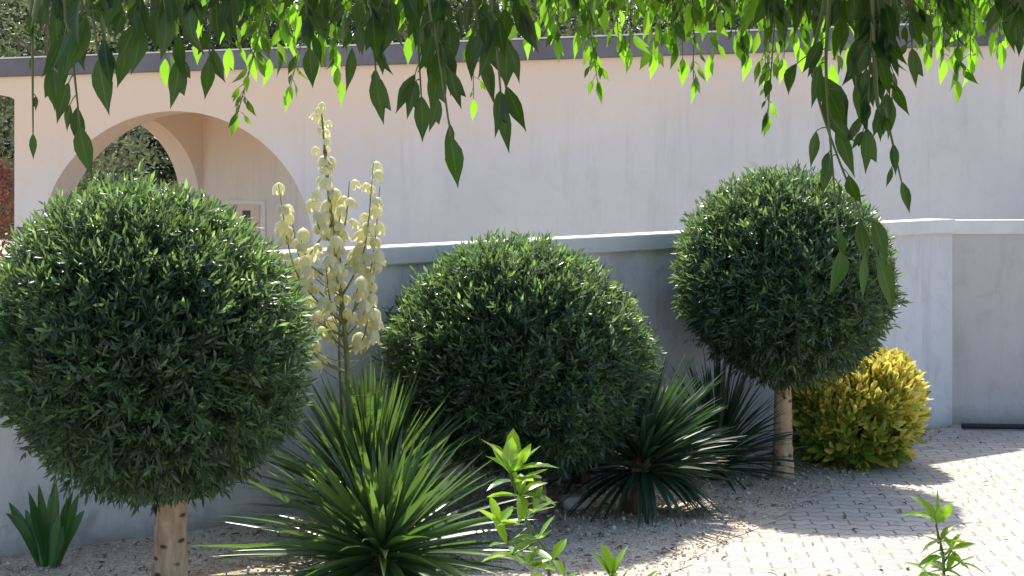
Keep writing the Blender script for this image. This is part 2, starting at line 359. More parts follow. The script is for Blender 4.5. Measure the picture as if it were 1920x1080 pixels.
def poly_obj(name, verts, faces, mat, parent=None, bevel=0.0, smooth=False):
    me = bpy.data.meshes.new(name); me.from_pydata([tuple(v) for v in verts], [], faces)
    bm = bmesh.new(); bm.from_mesh(me); bmesh.ops.remove_doubles(bm, verts=bm.verts, dist=1e-5)
    bmesh.ops.recalc_face_normals(bm, faces=bm.faces)
    if bevel > 0: bmesh.ops.bevel(bm, geom=[e for e in bm.edges if e.is_manifold and e.calc_face_angle(0) > 0.6], offset=bevel, segments=2, affect='EDGES')
    bm.to_mesh(me); bm.free(); me.materials.append(mat)
    if smooth:
        for p in me.polygons: p.use_smooth = True
    return link(name, me, parent)
def strip_box(p0, p1, z0, z1a, z1b, front, back, mat, name, parent=None, bevel=0.0, z0b=None):
    """wall piece from p0 to p1 (plan), bottom z0, top sloping z1a->z1b, between two offsets along the far-side normal"""
    p0 = Vector((p0[0], p0[1], 0)); p1 = Vector((p1[0], p1[1], 0)); d = (p1 - p0).normalized(); nn = Vector((-d.y, d.x, 0))
    z0b = z0 if z0b is None else z0b
    v = []
    for p, zz0, zt in ((p0, z0, z1a), (p1, z0b, z1b)):
        for o in (front, back):
            q = p + nn * o; v += [(q.x, q.y, zz0), (q.x, q.y, zt)]
    f = [(0, 1, 3, 2), (4, 6, 7, 5), (0, 4, 5, 1), (2, 3, 7, 6), (1, 5, 7, 3), (0, 2, 6, 4)]
    return poly_obj(name, v, f, mat, parent, bevel)
def arch_wall(name, p0, d, length, H, t, arches, mat, parent):
    """wall from p0 along d; arches = (centre u, half width, spring z, rise); inner normal = left of d"""
    d = Vector((d[0], d[1], 0)).normalized(); nn = Vector((-d.y, d.x, 0)); p0 = Vector((p0[0], p0[1], 0))
    P = lambda u, z, k: tuple(p0 + d * u + nn * (t * k) + Vector((0, 0, z)))
    cols = [(0, 0.0)]
    for (c, r, zs, rise) in arches:
        cols += [(c - r, 0.0)]
        for k in range(49):
            th = math.pi * (1 - k / 48); cols.append((c + r * math.cos(th), zs + rise * math.sin(th)))
        cols += [(c + r, 0.0)]
    cols.append((length, 0.0))
    v = []; f = []
    for (u, z) in cols:
        for k in (0, 1): v += [P(u, z, k), P(u, H, k)]
    for i in range(len(cols) - 1):
        a = 4 * i; b_ = a + 4
        if abs(cols[i][0] - cols[i + 1][0]) > 1e-6:
            f += [(a, b_, b_ + 1, a + 1), (a + 2, a + 3, b_ + 3, b_ + 2), (a + 1, b_ + 1, b_ + 3, a + 3), (a, a + 2, b_ + 2, b_)]
        else:
            f += [(a, b_, b_ + 2, a + 2)]
    e = 4 * (len(cols) - 1)
    f += [(0, 1, 3, 2), (e, e + 2, e + 3, e + 1)]
    me = bpy.data.meshes.new(name); me.from_pydata(v, [], f)
    bm = bmesh.new(); bm.from_mesh(me); bmesh.ops.remove_doubles(bm, verts=bm.verts, dist=1e-5)
    bmesh.ops.recalc_face_normals(bm, faces=bm.faces); bm.to_mesh(me); bm.free(); me.materials.append(mat)
    return link(name, me, parent)

# ------------------------------------------------------------------ ground
def sheet(name, pts, z, mat, kind='structure'):
    o = poly_obj(name, [(x, y, z) for x, y in pts], [tuple(range(len(pts)))], mat); return tag(o, kind=kind)
sheet('ground', [(-600, -300), (600, -300), (600, 900), (-600, 900)], -0.008, M['earth'])
W0 = Vector((-2.25, 7.96, 0)); W1 = Vector((3.28, 12.10, 0)); WD = (W1 - W0).normalized()
WL = W0 - WD * 3.5
E0 = Vector((-2.02, 2.6, 0)); E1 = Vector((3.03, 11.62, 0))
PE = lambda s: E0 + (E1 - E0) * s
sheet('paving', [(-2.6, 1.0), (9, 1.0), (9, 12.3), (3.3, 12.16), (E1.x - .3, E1.y + .1), (E0.x - .3, E0.y)], -0.005, M['pavers'])
ed_ = [PE(k / 160) + Vector((rng.normal(0, .012) + .03 * math.sin(k * .31) , 0, 0)) for k in range(161)]
gb = sheet('gravel', [(q.x, q.y) for q in ed_] + [ (3.3, 12.16), (WL.x, WL.y + 0.05), (-5.2, 2.6)], -0.002, M['gravel'])
# low concrete edging, sunk flush between gravel and paving
# ------------------------------------------------------------------ low wall
lw = thing('low_wall', 'low grey white rendered garden wall with pale projecting cap behind the round topiary trees', 'wall', tuple((W0 + W1) / 2))
inv_ = -((W0 + W1) / 2)
def reparent(o, parent):
    o.parent = parent; o.matrix_parent_inverse = __import__('mathutils').Matrix.Translation(-Vector(parent.location)); return o
H0, H1 = 1.40, 1.535
Hl = H0 - (H1 - H0) / (W1 - W0).length * 3.5
reparent(strip_box(WL, W1, -0.05, Hl - 0.10, H1 - 0.10, 0, 0.20, M['lowwall'], 'wall_body'), lw)
reparent(strip_box(WL, W1, Hl - 0.10, Hl, H1, -0.035, 0.235, M['cap'], 'cap', bevel=0.006, z0b=H1 - 0.10), lw)
# pilaster joint and the second wall that runs on to the right
rw = thing('low_wall', 'shaded darker grey stretch of low wall right of the corner, dark pipe at its foot', 'wall', tuple(W1))
W2 = Vector((9.0, 12.5, 0))
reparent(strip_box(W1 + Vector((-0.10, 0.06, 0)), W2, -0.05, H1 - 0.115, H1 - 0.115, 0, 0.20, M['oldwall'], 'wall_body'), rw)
reparent(strip_box(W1 + Vector((-0.10, 0.065, 0)), W2, H1 - 0.115, H1 - 0.01, H1 - 0.01, -0.03, 0.23, M['cap'], 'cap', bevel=0.006), rw)
# dark pipe at foot
pp_ = smooth_path([(3.30, 11.92, 0.02), (4.0, 11.86, 0.022), (5.2, 11.93, 0.02), (7.5, 12.0, 0.02)], 30)
v, f, c = tube(pp_, [0.02] * 30, 10)
o = quads_obj('pipe', (v, f, c), M['rubber']); tag(o, 'thin black pipe lying along the foot of the wall at right', 'pipe')

# ------------------------------------------------------------------ arched building behind
A0 = Vector((-8.5, 15.82 + .414 * 8.5, 0)); A1 = Vector((7.5, 15.82 - .414 * 7.5, 0)); AD = (A1 - A0).normalized(); AN = Vector((-AD.y, AD.x, 0))
AH = 3.0; AT = 0.40
def on_front(px):
    k = (px - 960) / F; Y = 15.82 / (1 + .414 * k); return Vector((k * Y, Y, 0))
def uf(px): return (on_front(px) - A0).dot(AD)
pav = thing('arched_wall', 'long peach rendered boundary building with arches at left and dark coping', 'building', tuple(on_front(300)))
arches = [(uf(27) - 1.5, 1.5, 2.74, 0.12), (uf(322), 1.72, 1.12, 1.46)]
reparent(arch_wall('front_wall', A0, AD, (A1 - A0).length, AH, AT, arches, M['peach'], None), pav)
CP = strip_box(A0, A1, AH, AH + 0.20, AH + 0.20, -0.05, AT + 0.05, M['coping'], 'coping', bevel=0.008); reparent(CP, pav)
ct = strip_box(A0, A1, AH + 0.20, AH + 0.215, AH + 0.215, -0.06, AT + 0.06, M['cap'], 'coping_tile'); reparent(ct, pav)
C3 = Vector((-3.9, 20.5, 0)); RD = Vector((.766, .643, 0)); RN = Vector((-.643, .766, 0))
R0 = C3 - RD * 2.26
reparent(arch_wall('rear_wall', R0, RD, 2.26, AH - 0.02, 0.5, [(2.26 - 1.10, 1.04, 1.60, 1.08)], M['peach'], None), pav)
SWe = on_front(650) + AN * (AT - 0.01)
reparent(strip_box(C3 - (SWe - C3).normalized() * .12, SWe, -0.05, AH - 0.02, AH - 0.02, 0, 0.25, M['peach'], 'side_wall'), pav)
fl = on_front(20) + AN * (AT - 0.02)
rv = [fl, SWe + Vector((.3, .3, 0)), C3 + Vector((.3, .6, 0)), R0 + RN * 0.5]
poly = [(q.x, q.y, AH - 0.02) for q in rv] + [(q.x, q.y, AH + 0.15) for q in rv]
reparent(poly_obj('roof_slab', poly, [(3, 2, 1, 0), (4, 5, 6, 7), (0, 1, 5, 4), (1, 2, 6, 5), (2, 3, 7, 6), (3, 0, 4, 7)], M['cap']), pav)
# meter box on the side wall
sd_ = (SWe - C3).normalized(); sn = Vector((sd_.y, -sd_.x, 0))
def on_side(px):
    k = (px - 960) / F; s = (k * C3.y - C3.x) / (sd_.x - k * sd_.y); return C3 + sd_ * s
b0, b1 = on_side(428), on_side(500); Yb = (b0.y + b1.y) / 2
zt = CH - (375 - HOR) * b0.y / F; zb = CH - (470 - HOR) * b0.y / F
mb = thing('meter_box', 'peach framed meter box with small dark window set on the wall inside the arch', 'meter box', (b0.x, b0.y, zb))
def plate(name, q0, q1, za, zb_, o0, o1, mat, bev=0.003):
    dd = (q1 - q0).normalized(); nn = Vector((dd.y, -dd.x, 0))
    v = []
    for q in (q0, q1):
        for o_ in (o0, o1): v += [tuple(q + nn * o_ + Vector((0, 0, za))), tuple(q + nn * o_ + Vector((0, 0, zb_)))]
    return poly_obj(name, v, [(0, 1, 3, 2), (4, 6, 7, 5), (0, 4, 5, 1), (2, 3, 7, 6), (1, 5, 7, 3), (0, 2, 6, 4)], mat, None, bev)
reparent(plate('frame', b0, b1, zb, zt, -0.03, 0.02, M['cap']), mb)
q0 = b0.lerp(b1, 0.12); q1 = b0.lerp(b1, 0.88); reparent(plate('door', q0, q1, zb + 0.05, zt - 0.05, 0.0, 0.035, M['box']), mb)
q0 = b0.lerp(b1, 0.46); q1 = b0.lerp(b1, 0.66); reparent(plate('window', q0, q1, zt - 0.30, zt - 0.12, 0.0, 0.042, M['boxglass']), mb)

# ------------------------------------------------------------------ clipped ball trees
def rand_dirs(n): return nrm(rng.normal(size=(n, 3)))
def lumps(Dv, seed, amp):
    r = np.random.default_rng(seed); s = np.zeros(len(Dv))
    for _ in range(9):
        k = nrm(r.normal(size=(1, 3)))[0] * r.uniform(2, 6); s += np.sin(Dv @ k * 1.0 + r.uniform(0, 6.28)) * amp / 3
    return s
def shoot_leaves(S, SD, nleaf, Lleaf, spread, step, kind='lance', tintf=None, widths=1.0):
    """whorled leaves on shoots that start at S and run along SD"""
    n = len(S); P, D, N, L, T = [], [], [], [], []
    a = nrm(np.cross(SD, rng.normal(size=(n, 3)))); b_ = np.cross(SD, a)
    base_t = rng.uniform(0, 1, n)
    for k in range(nleaf):
        th = k * 2.4 + rng.normal(0, .3, n); sp_ = spread * (1.0 - 0.55 * k / nleaf) * rng.uniform(.75, 1.25, n)
        rad = np.cos(th)[:, None] * a + np.sin(th)[:, None] * b_
        P.append(S + SD * (k * step)[..., None] if np.ndim(step) else S + SD * k * step)
        D.append(SD * np.cos(sp_)[:, None] + rad * np.sin(sp_)[:, None]); N.append(SD * np.sin(sp_)[:, None] - rad * np.cos(sp_)[:, None] + rng.normal(0, .25, (n, 3)))
        L.append(Lleaf * rng.uniform(.65, 1.2, n)); T.append(base_t * 0.5 + 0.3 * rng.uniform(0, 1, n) + 0.2 * k / nleaf)
    return [np.concatenate(x) for x in (P, D, -np.concatenate(N), L, T)] if False else (np.concatenate(P), np.concatenate(D), -np.concatenate(N), np.concatenate(L), np.concatenate(T))

def ball_tree(px, base_py, cx, cy, rx, ry, label, trunk_r, lean, nshoot, seed, shear=0.0, taper=0.0, lowflat=0.0):
    g = ground(px, base_py); Y = g.y; s = Y / F
    t = thing('topiary_tree', label, 'tree', tuple(g), 'round clipped trees in the gravel bed')
    C = at(cx, cy, Y) - g; C.y = -0.02
    ax, az = rx * s, ry * s; ay = (ax + az) / 2
    E = np.array([ax, ay, az])
    # trunk
    pts = smooth_path([(0, 0, -0.05), (lean * 0.3, 0, C.z * 0.25), (lean, 0, C.z * 0.6), (C.x * .7, 0, C.z)], 16)
    rad = [trunk_r * (1.32 - 0.42 * min(1, k / 3) ** .6) if k < 4 else trunk_r * (0.92 - 0.02 * k) for k in range(16)]
    quads_obj('trunk', tube(smooth_path(pts, 60), np.interp(np.linspace(0, 15, 60), range(16), rad), 24, 0.035), M['trunk'], t)
    # limbs inside the crown
    parts = []
    for k in range(9):
        th = k * 2.4; d = np.array([math.cos(th), math.sin(th), 0.7]); st = pts[11]
        parts.append(tube(smooth_path([st, st + d * ay * .3, st + d * ay * .55 + np.array([0, 0, .08])], 6), np.linspace(trunk_r * .5, .008, 6), 6))
    # crown
    n = nshoot; Dv = rand_dirs(n)
    lump = 1 + lumps(Dv, seed, 0.035)
    depth = rng.beta(1.2, 2.2, n) * 0.34
    stray = rng.uniform(size=n) < 0.012; depth = np.where(stray, -rng.uniform(0, .07, n), depth)
    q3 = Dv * E; r7 = np.random.default_rng(seed + 70)      # small tufts and hollows all over the crown
    tuft = sum(np.sin(q3 @ (nrm(r7.normal(size=(1, 3)))[0] * r7.uniform(22, 48)) + r7.uniform(0, 6.28)) for _ in range(8)) / 8
    lump = lump + tuft * 0.10
    S = np.array(tuple(C)) + Dv * E * (lump - depth)[:, None] * 0.955
    if lowflat > 0: S[:, 2] = np.maximum(S[:, 2], C.z - az * (1 - lowflat) + rng.uniform(0, .10, n))
    zn = (S[:, 2] - C.z) / az; S[:, 0] += -shear * ax * zn; S[:, 0] = C.x + (S[:, 0] - C.x) * (1 - taper * np.clip(zn, 0, 1))
    nor = nrm(Dv / E)
    up = np.array([0, 0, 1.0]); low = np.clip(-Dv[:, 2], 0, 1)[:, None]
    SD = nrm(nor * 0.75 + up * (0.50 - 0.65 * low) + rng.normal(0, .55, (n, 3)))
    P, D, N, L, T = shoot_leaves(S, SD, 7, 0.054, 1.0, 0.012)
    D = nrm(nrm(D) + rng.normal(0, .16, D.shape)); L = L * rng.uniform(.7, 1.15, len(L))
    arr = scatter('lance', P, D, N, L, T, 0.92, .2)
    cr = quads_obj('crown', arr, M['olive'], t)
    # near-black solid core, added to look like shade deep inside the crown
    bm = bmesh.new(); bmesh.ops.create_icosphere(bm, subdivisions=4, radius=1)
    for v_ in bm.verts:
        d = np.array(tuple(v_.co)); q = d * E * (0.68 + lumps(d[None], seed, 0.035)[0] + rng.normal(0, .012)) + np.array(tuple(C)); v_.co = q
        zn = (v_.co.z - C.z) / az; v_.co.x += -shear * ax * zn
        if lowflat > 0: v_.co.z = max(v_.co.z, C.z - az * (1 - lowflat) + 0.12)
    me = bpy.data.meshes.new('shade_core'); bm.to_mesh(me); bm.free(); me.materials.append(M['core'])
    link('shade_core', me, cr)
    quads_obj('limbs', join(parts), M['bark'], t)
    return t
ball_tree(318, 1110, 282, 636, 294, 290, 'largest round clipped tree on a pale trunk, nearest at the left', 0.083, 0.02, 13000, 1, .12, .13)
ball_tree(1006, 958, 974, 670, 242, 210, 'middle round clipped tree with its crown almost down to the gravel', 0.06, 0.0, 11500, 2, .07, .02)
ball_tree(1468, 893, 1470, 522, 205, 192, 'right round clipped tree on a bare trunk, farthest, beside the golden shrub', 0.068, 0.0, 9500, 3)

# ------------------------------------------------------------------ yuccas
def rosette(name, loc, n, Lr, W, mat, parent, emin=-15, emax=88, tilt=(0, 0), bendk=0.18, power=1.0, azr=(0, 2 * math.pi), seed=0, zr=0.18, side=0.0):
    r = np.random.default_rng(seed)
    base, dirs, L, Wd, bd, tn, tw = [], [], [], [], [], [], []
    for i in range(n):
        u = (i + 0.5) / n; el = R(emax - (emax - emin) * u ** power + r.normal(0, 5)); az = azr[0] + (azr[1] - azr[0]) * ((i * 0.618034) % 1) + r.normal(0, .1)
        d = np.array([math.cos(el) * math.cos(az) + tilt[0], math.cos(el) * math.sin(az) + tilt[1], math.sin(el)])
        base.append(np.array([0.03 * math.cos(az), 0.03 * math.sin(az), zr * (1 - u)]) + np.array(loc)); dirs.append(d)
        L.append((Lr + side * math.cos(el)) * r.uniform(.75, 1.08)); Wd.append(W * r.uniform(.8, 1.15))
        bd.append(bendk * math.cos(el) * r.uniform(.3, 1.6)); tn.append(r.uniform(0, 1) ** 1.3); tw.append(r.normal(0, .45))
    return quads_obj(name, blades(base, dirs, L, Wd, bd, tn, 9, 0.22, tw), mat, parent)

yB = at(690, 985, 8.25); yB.z = 0
yu = thing('flowering_yucca', 'tall flowering yucca with a cream bell flower spike between the left and middle round trees', 'yucca', tuple(yB))
rosette('leaf_rosette', (0.02, 0, 0.10), 250, 0.58, 0.030, M['yucca'], yu, 14, 88, seed=4, bendk=.08, power=1.0, side=.24)
quads_obj('trunk', tube(smooth_path([(0, 0, -.05), (0.01, 0, .12), (0, 0, .32)], 8), [.07, .065, .06, .06, .055, .05, .045, .03], 12, .06), M['yuccatrunk'], yu)
Ys = 8.2
def sp_(px, py, dy=0.0): return np.array(tuple(at(px, py, Ys + dy) - yB))
stalk_ctrl = [sp_(672, 985), sp_(664, 880), sp_(655, 760), sp_(648, 640), sp_(634, 500), sp_(618, 380), sp_(608, 270), sp_(602, 195)]
spth = smooth_path(stalk_ctrl, 40)
stalk = quads_obj('flower_stalk', tube(spth, np.linspace(.019, .004, 40), 10, .05), M['stalk'], yu)
# side branches: (attach row on stalk, tip px, tip py, depth shift)
br_list = [(700, 560, 590, .05), (690, 575, 620, -.10), (660, 700, 560, .06), (640, 530, 470, .02), (640, 705, 470, -.04), (600, 522, 345, -.02), (590, 545, 400, .10),
           (600, 712, 350, .03), (560, 700, 305, -.03), (540, 560, 430, -.12), (500, 680, 420, .10), (470, 585, 360, -.08), (470, 655, 340, -.06), (420, 570, 500, .12), (430, 640, 370, .1),
           (620, 610, 480, -.14), (610, 672, 520, -.13), (560, 625, 400, -.15), (650, 690, 600, -.1), (650, 600, 560, .12)]
twigs = []; heads = []
def stalk_at(py):
    z = (CH - (py - HOR) * Ys / F); i = int(np.argmin(np.abs(spth[:, 2] - z))); return spth[i]
for (ap, tx, ty, dz) in br_list:
    a = stalk_at(ap); e = sp_(tx, ty, dz); mid = a * .5 + e * .5 + np.array([(e[0] - a[0]) * .22, dz * .3, -abs(e[2] - a[2]) * .14])
    pth = smooth_path([a, mid, e], 14); twigs.append(tube(pth, np.linspace(.0065, .0022, 14), 6))
    ln = np.linalg.norm(e - a); k = max(3, int(ln / 0.05))
    for j in range(k):
        tpos = 0.38 + 0.62 * (j + rng.uniform(.1, .6)) / k if j < k - 1 else 1.0; q = pth[min(13, int(tpos * 13))]
        heads.append(q)
for j in range(44):
    py = 192 + j * 8.5 + rng.uniform(-3, 3); heads.append(stalk_at(py))
# bare lower twigs
for k in range(22):
    a = stalk_at(rng.uniform(560, 760)); sgn = rng.choice([-1, 1]); e = a + np.array([sgn * rng.uniform(.06, .22), rng.uniform(-.12, .12), rng.uniform(.02, .22)])
    twigs.append(tube(smooth_path([a, (a + e) / 2 + np.array([0, 0, -.015]), e], 6), np.linspace(.0035, .0015, 6), 5))
tw_o = quads_obj('side_branches', join(twigs), M['stalk'], stalk)
# bracts on the stalk
bb_, bd_, bl_, bw_, bn_, bt_ = [], [], [], [], [], []
for k in range(16):
    i = 2 + k * 2; p = spth[min(i, 39)]; th = k * 2.4
    quads_obj('bract', blades([p], [np.array([math.cos(th) * .5, math.sin(th) * .5, 1])], [.10 - .003 * k], [.022], [-.1], [rng.uniform()], 5), M['dry'], stalk)
# one bell: six tepals closing into a hanging cup
def bell_mesh(open_):
    V, Fq, C = [], [], []
    off = 0
    for k in range(6):
        th0 = k * math.pi / 3; prof = [(0, .004), (.12, .55), (.35, .95), (.6, 1.0), (.82, .86 + open_ * .3), (1, .62 + open_ * .7)]
        for i, (t_, r_) in enumerate(prof):
            hw = [0.5, .56, .58, .52, .34, .02][i]
            for sgn in (-1, 0, 1):
                th = th0 + sgn * hw; rr = r_ * (1.0 if sgn else 1.05 - (.04 if k % 2 else 0)) * (1 - .05 * (k % 2))
                V.append((rr * math.cos(th) * .50, rr * math.sin(th) * .50, -t_)); C.append((.35 + .1 * k, abs(sgn), t_, 1))
        for i in range(5):
            a = off + 3 * i; Fq += [(a, a + 1, a + 4, a + 3), (a + 1, a + 2, a + 5, a + 4)]
        off += 18
    return np.array(V), np.array(Fq), np.array(C)
bells = []; bell_arr = []; rest = []
for op in (0.1, .4, .8):
    v, f, c = bell_mesh(op); bell_arr.append((v, f, c)); bells.append(np_mesh('flower', v, f.ravel(), np.arange(len(f)) * 4, np.full(len(f), 4), [M['petal']], c))
order = rng.permutation(len(heads))
nf = 0
for j in order:
    q = heads[j]; nf += 1
    small = 0.72 if q[2] > sp_(600, 290)[2] else 1.0
    sc = rng.uniform(.048, .076) * small
    a = rng.uniform(0, 6.28); ofs = rng.uniform(.012, .052)
    if nf > 100:                       # the rest of the bells, one part
        bv = bell_arr[int(rng.integers(3))]; ca, sa = math.cos(a * 3), math.sin(a * 3); tl = rng.normal(0, .28)
        v = bv[0] * np.array([sc * .92, sc * .92, sc]); v = np.stack([v[:, 0] + tl * v[:, 2], v[:, 1], v[:, 2]], 1); v = v @ np.array([[ca, sa, 0], [-sa, ca, 0], [0, 0, 1]])
        rest.append((v + np.array([q[0] + math.cos(a) * ofs, q[1] + math.sin(a) * ofs * 1.5, q[2] + .01]), bv[1], bv[2])); continue
    fo = bpy.data.objects.new('flower', bells[int(rng.integers(3))]); col.objects.link(fo); fo.parent = stalk
    fo.location = (q[0] + math.cos(a) * ofs, q[1] + math.sin(a) * ofs * 1.5, q[2] + 0.01); fo.scale = (sc * .92, sc * .92, sc)
    fo.rotation_euler = (rng.normal(0, .28), rng.normal(0, .28), rng.uniform(0, 6.28))
tag(quads_obj('flowers', join(rest), M['petal'], stalk), kind='stuff')
# dried old stalk beside it
dp = smooth_path([sp_(648, 960, .08), sp_(642, 800, .08), sp_(636, 660, .08), sp_(640, 520, .08)], 20)
quads_obj('dry_stalk', tube(dp, np.linspace(.010, .004, 20), 8, .06), M['drystalk'], yu)

yA = at(715, 1062, 7.55); yA.z = 0
ya_ = thing('yucca', 'near yucca rosette of stiff spreading blades in front of the flowering yucca', 'yucca', tuple(yA))
rosette('leaf_rosette', (0, 0, 0.02), 210, 0.38, 0.036, M['yucca'], ya_, -6, 84, seed=8, bendk=.12, power=.72, zr=.12, side=.46)
quads_obj('trunk', tube(smooth_path([(0, 0, -.05), (0, 0, .08), (0, 0, .18)], 6), [.08, .075, .07, .06, .05, .03], 12, .06), M['yuccatrunk'], ya_)

yC = ground(1188, 958)
yc = thing('yucca', 'short trunked yucca with drooping blue green blades, right of the middle round tree', 'yucca', tuple(yC))
pth = smooth_path([(0.02, 0, -.05), (0, 0, .08), (0.03, 0, .2), (.06, .02, .30)], 12)
quads_obj('trunk', tube(pth, [.13, .11, .085, .075, .07, .075, .07, .075, .065, .06, .05, .03], 18, .16), M['yuccatrunk'], yc)
r_ = np.random.default_rng(5)
rosette('leaf_rosette', (.06, .02, .20), 200, .58, .031, M['yucca_blue'], yc, 8, 80, tilt=(.34, .12), seed=12, bendk=.14, power=.85)
# hanging old leaves
base, dirs, L, W_, bd, tn = [], [], [], [], [], []
for k in range(60):
    az = r_.uniform(-0.9, 0.55) if k < 30 else r_.uniform(-2.9, -.3); base.append(np.array([.05, .0, .22])); dirs.append((math.cos(az), math.sin(az) * .8, r_.uniform(-.25, .12)))
    L.append(r_.uniform(.34, .52)); W_.append(.034); bd.append(r_.uniform(.35, .6)); tn.append(r_.uniform())
quads_obj('drooping_leaves', blades(base, dirs, L, W_, bd, tn, 9, .2), M['yucca_blue'], yc)
for (q, lab, sd2, Lr) in ((ground(1345, 898), 'dark blue green yucca rosette just left of the farthest trunk', 31, .62), (ground(1090, 905), 'yucca half hidden behind the middle round tree', 33, .70)):
    yy = thing('yucca', lab, 'yucca', tuple(q))
    rosette('leaf_rosette', (0, 0, .05), 200, Lr, .022, M['yucca_blue'], yy, 4, 84, seed=sd2, bendk=.2, power=.8)
    quads_obj('trunk', tube(smooth_path([(0, 0, -.05), (0, 0, .08), (0, 0, .16)], 6), [.07, .06, .06, .05, .05, .03], 10, .06), M['yuccatrunk'], yy)

# ------------------------------------------------------------------ golden shrub
g0 = ground(1600, 868)
gs = thing('golden_shrub', 'rounded golden yellow leaved shrub against the low wall behind the right trunk', 'shrub', tuple(g0))
n = 1300; Dv = rand_dirs(n); Dv[:, 2] = np.abs(Dv[:, 2]) * np.where(rng.uniform(size=n) < .38, -.85, 1)
E = np.array([.42, .36, .35]); cen = np.array([0.0, 0, .28])
rr = (1 - rng.beta(1.2, 3, n) * .45)
lum = 1 + lumps(Dv, 77, .09)
S = cen + np.sign(Dv) * np.abs(Dv) ** .8 * E * (rr * lum)[:, None] * .88; S[:, 2] = np.maximum(S[:, 2], .03)
S[:, 2] += .10 * np.clip(S[:, 0], -.1, .5) / .4 * np.clip(S[:, 2] / .5, 0, 1)
SD = nrm(Dv * .8 + np.array([0, 0, .75]) + rng.normal(0, .3, (n, 3)))
P, D, N, L, T = shoot_leaves(S, SD, 8, .086, 1.05, .012)
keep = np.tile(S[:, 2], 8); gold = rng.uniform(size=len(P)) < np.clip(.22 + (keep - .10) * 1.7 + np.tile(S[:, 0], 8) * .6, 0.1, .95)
stems = []
for k in range(26):
    e = S[rng.integers(n)]; stems.append(tube(smooth_path([(rng.normal(0, .04), rng.normal(0, .04), -.03), e * .5 + np.array([0, 0, .02]), e * .93], 7), np.linspace(.009, .003, 7), 5))
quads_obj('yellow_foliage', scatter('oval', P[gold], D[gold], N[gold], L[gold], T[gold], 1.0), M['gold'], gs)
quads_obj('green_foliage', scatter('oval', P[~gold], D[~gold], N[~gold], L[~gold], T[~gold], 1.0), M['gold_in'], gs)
quads_obj('stems', join(stems), M['bark'], gs)

# ------------------------------------------------------------------ strap-leaved plant by the wall
g0 = ground(92, 1062)
sp1 = thing('strap_leaf_plant', 'small clump of broad green strap leaves at the wall foot, far left', 'plant', tuple(g0))
base, dirs, L, W_, bd, tn, tw = [], [], [], [], [], [], []
for (dx, dz, ln, b_) in ((-.62, 1, .40, .12), (-.30, 1, .38, .05), (-.12, 1, .40, .02), (.10, 1, .42, .03), (.28, 1, .38, .05), (.42, 1, .40, .06), (-.45, 1, .28, .12), (.02, 1, .34, 0), (.2, 1, .3, .1), (-.2, 1, .30, .03), (.33, 1, .25, .1), (-.5, 1, .43, .2), (.5, 1, .42, .18), (.05, 1, .44, .03), (-.38, 1, .36, .15), (.3, 1, .45, .12)):
    base.append(np.array([dx * .08, rng.normal(0, .02), 0.0])); dirs.append((dx * .68, rng.normal(0, .2), dz)); L.append(ln * 1.05); W_.append(.048); bd.append(b_ * 1.6 + .03); tn.append(rng.uniform()); tw.append(rng.normal(0, .4) + 1.2)
quads_obj('leaves', blades(base, dirs, L, W_, bd, tn, 10, .15, tw, plump=1), M['strap'], sp1)

# ------------------------------------------------------------------ foreground shoots
def shoot_plant(name, label, ctrl, Y, whorls, lsz, group='young shoots in the foreground'):
    """ctrl: px,py points of the stem from its tip down; the stem runs on to the ground"""
    p3 = [at(x, y, Y + i * .03) for i, (x, y) in enumerate(ctrl)]
    last = p3[-1]; gx = Vector((last.x + .04, last.y + .06, 0)); p3 += [Vector((last.x + .02, last.y + .04, last.z * .5)), gx]
    t = thing(name, label, 'plant', tuple(gx), group)
    pl = [p - gx for p in p3]; pth = smooth_path(pl, 60)
    quads_obj('stem', tube(pth, np.linspace(.0022, .006, 60), 7), M['twig'], t)
    tw_, P, D, N, L, T = [], [], [], [], [], []
    def lf(q, d, nn_, l, tt): P.append(q); D.append(d); N.append(nn_); L.append(l); T.append(tt)
    for (x, y, k, sz, spread) in whorls:
        q = np.array(tuple(at(x, y, Y + rng.uniform(-.02, .03)) - gx)); i = int(np.argmin(np.linalg.norm(pth - (q - np.array([0, 0, .015])), axis=1)))
        s0 = pth[i]
        if np.linalg.norm(s0 - q) > .012:
            tw_.append(tube(smooth_path([s0 - np.array([0, 0, .02]), (s0 + q) / 2 - np.array([0, 0, .012]), q], 7), np.linspace(.003, .0018, 7), 6))
        ph = rng.uniform(0, 6)
        for j in range(k):
            th = ph + j * 6.283 / k + rng.normal(0, .15); el = spread + rng.normal(0, .18)
            if j == 0: el = min(1.3, spread + .7)
            d = np.array([math.cos(th) * math.cos(el), math.sin(th) * math.cos(el) * .8, math.sin(el)])
            lf(q, d, np.array([-math.cos(th) * math.sin(el), -math.sin(th) * math.sin(el), math.cos(el)]) + rng.normal(0, .25, 3), sz * lsz * rng.uniform(.8, 1.15), rng.uniform(0, 1))
    for k in range(46):                                   # leaves further down, mostly below the frame
        i = int(rng.uniform(22, 54)); th = k * 2.4; d = np.array([math.cos(th), math.sin(th), rng.uniform(.1, .7)])
        if pth[i][2] + gx.z > CH - (1090 - HOR) * Y / F: continue
        lf(pth[i], d, np.array([0, 0, 1.]) + rng.normal(0, .3, 3), lsz * rng.uniform(.8, 1.1), rng.uniform())
    if tw_: quads_obj('twigs', join(tw_), M['twig'], t)
    quads_obj('leaves', scatter('oval', np.array(P), np.array(D), np.array(N), np.array(L), np.array(T), .78, .18), M['shoot'], t)
